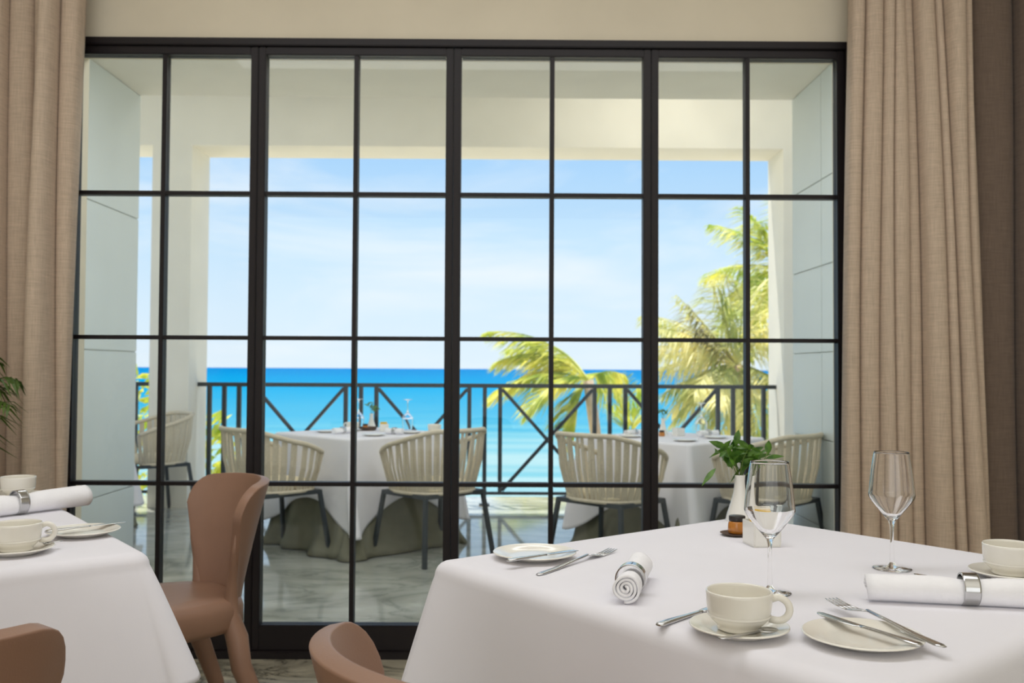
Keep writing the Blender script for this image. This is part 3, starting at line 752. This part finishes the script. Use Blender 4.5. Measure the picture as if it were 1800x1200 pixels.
def napkin_at(label, rlabel, p, q, r0, ring_t, seed):
    p, q = Vector(p), Vector(q); d = q-p; L = d.length; ang = math.atan2(d.y, d.x); rnd = random.Random(seed)
    V = []; Fc = []; nt_, nr = 96, 22; turns = 3.6; a0 = -PI/2-2*PI*turns+rnd.uniform(-.3, .1)
    for i in range(nr+1):
        s = i/nr; x = L*s; g_ = math.exp(-((s-ring_t)/.10)**2); k = (1.03-.13*g_)*(1+.03*math.sin(5*s+seed))
        for j in range(nt_+1):
            t_ = j/nt_; th = a0+2*PI*turns*t_; rr = (.18+.82*t_)*r0*k*(1+.035*math.sin(3*th+seed+2*s)*t_)
            ex = .0035*math.sin(.9*th+seed)*(1 if i in (0, nr) else 0)*(1 if i else -1)
            V.append((x+ex, rr*math.cos(th), r0*k+rr*.96*math.sin(th)))
    for i in range(nr):
        for j in range(nt_): b_ = i*(nt_+1)+j; Fc.append((b_, b_+1, b_+nt_+2, b_+nt_+1))
    o = pyd('rolled_napkin', V, Fc, M_napkin); o.location = p; o.rotation_euler = (0, 0, ang)
    md = o.modifiers.new('thickness', 'SOLIDIFY'); md.thickness = .0042; md.offset = -1
    tag(o, label, 'napkin', 'white rolled napkins')
    R_ = r0*.985; h = .012
    V, Fc = lathe_geo(smooth_prof([(R_, -h), (R_+.0022, -h), (R_+.0026, -h*.8), (R_+.0026, h*.8), (R_+.0022, h), (R_, h), (R_-.0004, 0), (R_, -h)], 2), 48)
    rg = pyd('napkin_ring', [(v.z, v.x, v.y) for v in V], [f_[::-1] for f_ in Fc], M_steel)
    c_ = p+d*ring_t; rg.location = (c_.x, c_.y, p.z+R_+.0027); rg.rotation_euler = (0, 0, ang)
    tag(rg, rlabel, 'napkin ring', 'silver napkin rings')
def wineglass(label, loc):
    r_ = thing('wine_glass', label, 'wine glass', loc, 0, 'clear wine glasses')
    lathe('foot', [(0, 0), (.034, 0), (.0355, .001), (.035, .002), (.02, .0034), (.008, .006), (.0045, .012), (0, .012)], M_glass, r_, 48)
    lathe('stem', smooth_prof([(.0044, .0121), (.0036, .03), (.0034, .06), (.0042, .082), (.0075, .0925)], 5)+[(0, .0925)], M_glass, r_, 24)
    out = smooth_prof([(.0076, .0927), (.012, .097), (.024, .112), (.0365, .128), (.0418, .138), (.0415, .148), (.0385, .178), (.0345, .206), (.032, .221)], 4)
    inn = smooth_prof([(.0308, .221), (.0332, .206), (.0371, .178), (.0400, .148), (.0402, .139), (.035, .1295), (.0225, .114), (.010, .1005), (0, .0985)], 4)
    lathe('bowl', [(0, .0927)]+out+[(.0314, .2218)]+inn, M_glass, r_, 56)
    return r_

# ------------------------------------------------------------------ right table setting
saucer_at('ivory saucer nearest the table corner, under a cup with a spoon', (.334, 1.352, TZ))
cup = cup_at('ivory coffee cup nearest the corner of the large table, whole and in focus', (.334, 1.352, TZ+.0065), rad(-18))
spoon_at('teaspoon on the near saucer of the large table, in front of the cup', (.376, 1.318, TZ+.0125), (.287, 1.268, TZ+.0155))
knife_at('steel knife with blade passing behind the near coffee cup', (.372, 1.532, TZ), (.224, 1.387, TZ))
plate_at('ivory side plate near the table corner holding a knife and a fork', (.494, 1.308, TZ))
knife_at('steel knife lying across the near side plate beside the fork', (.462, 1.405, .7685), (.546, 1.240, .7675))
fork_at('steel fork lying across the back of the near side plate', (.516, 1.498, .7635), (.574, 1.236, .7675))
plate_at('ivory side plate at the far left corner of the large table', (.057, 1.882, TZ), .083)
knife_at('steel knife lying on the far left side plate of the large table', (.142, 1.882, .7675), (.003, 1.775, .7675))
fork_at('steel fork lying on the cloth between the far left plate and rolled napkin', (.222, 1.955, TZ), (.058, 1.722, TZ))
napkin_at('white rolled napkin pointing end-on at the viewer in the middle of the large table', 'silver ring around the end-on napkin in the middle of the large table',
          (.192, 1.515, TZ), (.243, 1.715, TZ), .0235, .36, 2)
napkin_at('white rolled napkin lying sideways at the right edge of the large table', 'silver ring around the sideways napkin at the right edge of the large table',
          (.592, 1.548, TZ), (.90, 1.492, TZ), .0235, .50, 5)
knife_at('steel knife lying just behind the sideways rolled napkin', (.752, 1.742, TZ), (.868, 1.592, TZ))
saucer_at('ivory saucer at the right edge of the picture, under a cropped cup', (.922, 1.722, TZ))
dup(cup, (.922, 1.722, TZ+.0065), rad(-60), 'ivory coffee cup cut off by the right edge of the picture')
wg = wineglass('clear wine glass in front of the plant vase and white caddy', (.447, 1.598, TZ))
dup(wg, (.735, 1.794, TZ), 0, 'clear wine glass standing alone in front of the right curtain')

def vase_at(label, loc, s=1.0):
    o = lathe('bud_vase', smooth_prof([(0, .001), (.033, 0), (.0345, .004), (.030, .022), (.0215, .048), (.0150, .075), (.0128, .098), (.0138, .112), (.0125, .1125), (.0108, .098), (.012, .07), (0, .06)], 3), M_white_ceramic, None, 40)
    o.location = loc; return tag(o, label, 'vase', 'white bud vases')
vase_at('white bud vase holding green leaves on the large table', (.585, 2.36, TZ))
def sprig_at(label, loc, seed, leaves, scale=1., tall=True):
    rnd = random.Random(seed); r_ = thing('leafy_sprig', label, 'plant', loc, 0)
    stems = []
    for k in range(7 if tall else 3):
        th = rnd.uniform(0, 2*PI); rr = rnd.uniform(.02, .075)*scale; h = rnd.uniform(.035, .09)*scale
        pts = [Vector((0, 0, -.035)), Vector((0, 0, .0)), Vector((rr*.35*math.cos(th), rr*.35*math.sin(th), h*.6)), Vector((rr*math.cos(th), rr*math.sin(th), h))]
        stems.append(pts); tube('stem', pts, [.0012, .0014, .0012, .0008], M_stem, r_, 5)
    if tall:
        pts = [Vector((0, 0, 0)), Vector((.03, -.01, .03)), Vector((.058, -.012, .052)), Vector((.068, -.012, .072))]; tube('stem', pts, .0011, M_stem, r_, 5)
    for i in range(leaves):
        pts = stems[i % len(stems)]; q = rnd.uniform(0, 1); p = pts[2]*(1-q)+pts[3]*q
        th = rnd.uniform(0, 2*PI); el = rnd.uniform(-.7, 1.1); d = Vector((math.cos(th)*math.cos(el), math.sin(th)*math.cos(el), math.sin(el)))
        leaf(r_, p, d, rnd.uniform(.032, .055)*scale, rnd.uniform(.0052, .0082)*scale, rnd)
    if tall:
        leaf(r_, Vector((.068, -.012, .066)), Vector((.05, 0, 1)), .046, .0095, rnd); leaf(r_, Vector((.062, -.012, .056)), Vector((1, 0, .35)), .05, .006, rnd)
        leaf(r_, Vector((-.06, 0, .03)), Vector((-.8, -.2, -.7)), .05, .008, rnd); leaf(r_, Vector((-.01, 0, .085)), Vector((.15, 0, 1)), .055, .009, rnd)
        leaf(r_, Vector((-.03, 0, .075)), Vector((-1, 0, .75)), .06, .010, rnd); leaf(r_, Vector((.02, 0, .06)), Vector((.8, 0, .7)), .055, .009, rnd)
    return r_
def leaf(parent, p, d, L, wv, rnd):
    d = d.normalized(); s = d.cross(Vector((rnd.uniform(-.5, .5), rnd.uniform(-1, 1), rnd.uniform(-.6, .6)))); s.normalize(); nn = s.cross(d)
    V = []; Fc = []
    for i, (t_, w_) in enumerate(((0, .12), (.2, .7), (.42, 1), (.65, .8), (.85, .35), (1, .02))):
        c = p+d*L*t_+Vector((0, 0, -.22*L*t_*t_))
        V += [c-s*wv*w_+nn*.12*wv*w_, c-nn*.05*wv, c+s*wv*w_+nn*.12*wv*w_]
    for i in range(5):
        k = i*3; Fc += [(k, k+1, k+4, k+3), (k+1, k+2, k+5, k+4)]
    return pyd('leaf', V, Fc, M_leaf, parent)
sprig_at('bunch of glossy green leaves in the white bud vase on the large table', (.585, 2.36, TZ+.100), 12, 70, 1.1)
def jamdish(label, loc, R_=.033):
    o = lathe('jam_dish', smooth_prof([(0, .001), (R_*.6, 0), (R_, .005), (R_*.99, .0065), (R_*.55, .003), (0, .003)], 3), M_brown, None, 32); o.location = loc; return tag(o, label, 'dish')
def jar_at(label, loc, group='small preserve jars'):
    r_ = thing('preserve_jar', label, 'jar', loc, 0, group)
    lathe('body', smooth_prof([(0, .0005), (.017, 0), (.0205, .004), (.021, .012), (.0195, .024), (.0165, .028), (0, .0285)], 3), M_amber, r_, 28)
    lathe('lid', [(0, .0288), (.018, .0288), (.0185, .030), (.0185, .039), (.0175, .0402), (0, .0402)], M_lid, r_, 28)
    return r_
jamdish('small brown dish under the preserve jar on the large table', (.523, 2.150, TZ))
jar = jar_at('amber preserve jar with dark lid beside the white caddy on the large table', (.527, 2.150, TZ+.0045))
def caddy_at(label, loc, rot):
    r_ = thing('sugar_caddy', label, 'caddy', loc, rot, 'white sugar caddies')
    a, h, t_ = .031, .052, .003
    box('base', -a, a, -a, a, 0, t_, M_white_ceramic, r_, .001)
    for x0, x1, y0, y1 in ((-a, -a+t_, -a, a), (a-t_, a, -a, a), (-a+t_, a-t_, -a, -a+t_), (-a+t_, a-t_, a-t_, a)): box('side', x0, x1, y0, y1, t_, h, M_white_ceramic, r_, .001)
    return r_
cad = caddy_at('glossy white square sugar caddy behind the near wine glass', (.552, 2.035, TZ), rad(8))
def sachet(label, loc, rot, m, tilt=0):
    o = box('sugar_sachet', -.024, .024, -.0015, .0015, 0, .062, m, None, .0012); o.location = loc; o.rotation_euler = (tilt, 0, rot)
    return tag(o, label, 'sachet', 'sugar sachets')
sachet('yellow sugar sachet standing in the caddy on the large table', (.550, 2.027, TZ+.0035), rad(8), M_yellow, rad(-8))
sachet('white sugar sachet standing behind the yellow one on the large table', (.553, 2.042, TZ+.0035), rad(8), M_whitepaper, rad(-8))

# ------------------------------------------------------------------ left table setting
saucer_at('ivory saucer at the front of the left table with a cup and spoon', (-.985, 1.905, TZ))
dup(cup, (-.985, 1.905, TZ+.0065), rad(28), 'ivory coffee cup at the front of the left table')
spoon_at('teaspoon tucked on the front saucer of the left table', (-.945, 1.932, TZ+.0125), (-.918, 1.958, TZ+.0150))
plate_at('ivory side plate with a knife near the corner of the left table', (-.945, 2.115, TZ), .078)
knife_at('steel knife lying on the side plate of the left table', (-.885, 2.200, .7675), (-1.005, 2.065, .7675))
napkin_at('white rolled napkin in front of the far cup on the left table', 'silver ring around the napkin on the left table', (-1.33, 2.27, TZ), (-1.135, 2.555, TZ), .029, .47, 9)
saucer_at('ivory saucer at the back of the left table under the far cup', (-1.395, 2.70, TZ))
dup(cup, (-1.395, 2.70, TZ+.0065), rad(200), 'ivory coffee cup at the back of the left table before the curtain')

# potted palm at the far left
pt = thing('potted_palm', 'green potted palm whose frond tips enter at the left edge before the curtain', 'plant', (-1.905, 3.12, -.0))
lathe('pot', smooth_prof([(0, 0), (.13, 0), (.15, .06), (.17, .28), (.175, .30), (.16, .30), (.15, .27), (0, .27)], 3), M_pot, pt, 36)
rnd = random.Random(77)
for i, (dx, dz, dy) in enumerate(((.22, .95, 0), (.29, .90, -.05), (.20, 1.05, .03), (.26, .98, .05), (-.3, 1.1, .0), (-.2, 1.2, -.25), (.05, 1.15, -.3), (-.35, .9, .1))):
    V, Fc = frond_geo((0, 0, .27), (dx*.35, dy*.4, .27+dz*.95), (dx, dy, .1+dz), .20, 24, rnd, Vector((.05, 0, -.35)), .011, .8, .006)
    pyd('frond', V, Fc, M_pot_leaf, pt, False)

# ------------------------------------------------------------------ terrace table settings
OZ = .6815
def onp(x, y): return (x, y, OZ)
plate_at('ivory plate at the near left side of the middle terrace table', onp(-1.25, 6.55))
plate_at('ivory plate at the near corner of the middle terrace table', onp(-.88, 6.24))
plate_at('ivory plate at the near right side of the middle terrace table', onp(-.66, 6.50))
napkin_at('white napkin at the near left of the middle terrace table', 'silver ring on the near left napkin of the middle terrace table', (-1.17, 6.36, OZ), (-1.07, 6.52, OZ), .022, .5, 3)
napkin_at('white napkin at the near right of the middle terrace table', 'silver ring on the near right napkin of the middle terrace table', (-.82, 6.42, OZ), (-.70, 6.36, OZ), .022, .5, 4)
saucer_at('ivory saucer at the right corner of the middle terrace table', onp(-.50, 6.52))
dup(cup, (-.50, 6.52, OZ+.0065), rad(120), 'ivory coffee cup at the right corner of the middle terrace table')
saucer_at('ivory saucer at the left of the middle terrace table', onp(-1.10, 6.72))
dup(cup, (-1.10, 6.72, OZ+.0065), rad(160), 'ivory coffee cup at the left of the middle terrace table')
def flip_glass(label, x, y): return dup(wg, (x, y, OZ+.2225), 0, label, (PI, 0, 0))
flip_glass('upturned wine glass left of the vase on the middle terrace table', -1.085, 6.90)
flip_glass('upturned wine glass right of the caddy on the middle terrace table', -.72, 6.84)
vase_at('white bud vase on the middle terrace table', onp(-.995, 6.93))
sprig_at('upright green sprig in the vase on the middle terrace table', (-.995, 6.93, OZ+.100), 21, 16, 1.1, False)
o = lathe('wicker_tray', smooth_prof([(0, .002), (.05, 0), (.065, .022), (.063, .024), (.048, .006), (0, .006)], 3), M_brown, None, 28); o.location = onp(-1.0, 6.79)
tag(o, 'dark brown wicker tray before the vase on the middle terrace table', 'tray')
dup(jar, (-1.02, 6.79, OZ+.007), 0, 'preserve jar in the brown tray on the middle terrace table')
dup(cad, (-.875, 6.72, OZ), rad(10), 'white sugar caddy on the middle terrace table')
sachet('yellow sugar sachet in the caddy on the middle terrace table', (-.877, 6.715, OZ+.0035), rad(10), M_yellow, rad(-8))
plate_at('ivory plate at the left side of the terrace table before the palms', onp(.82, 6.22))
plate_at('ivory plate at the near corner of the terrace table before the palms', onp(1.12, 5.90))
plate_at('ivory plate at the right side of the terrace table before the palms', onp(1.37, 6.16))
napkin_at('white napkin at the left of the terrace table before the palms', 'silver ring on the left napkin of the terrace table before the palms', (.80, 6.30, OZ), (.93, 6.42, OZ), .022, .5, 6)
napkin_at('white napkin at the right of the terrace table before the palms', 'silver ring on the right napkin of the terrace table before the palms', (1.28, 6.25, OZ+.003), (1.42, 6.33, OZ+.003), .022, .5, 7)
flip_glass('upturned wine glass on the terrace table before the palms', 1.33, 6.42)
vase_at('white bud vase on the terrace table before the palms', onp(1.075, 6.46))
sprig_at('small dark green sprig in the vase on the terrace table before the palms', (1.075, 6.46, OZ+.100), 33, 14, 1.1, False)
dup(jar, (1.045, 6.33, OZ), 0, 'preserve jar before the vase on the terrace table before the palms')
dup(cad, (1.17, 6.40, OZ), rad(30), 'white sugar caddy on the terrace table before the palms')
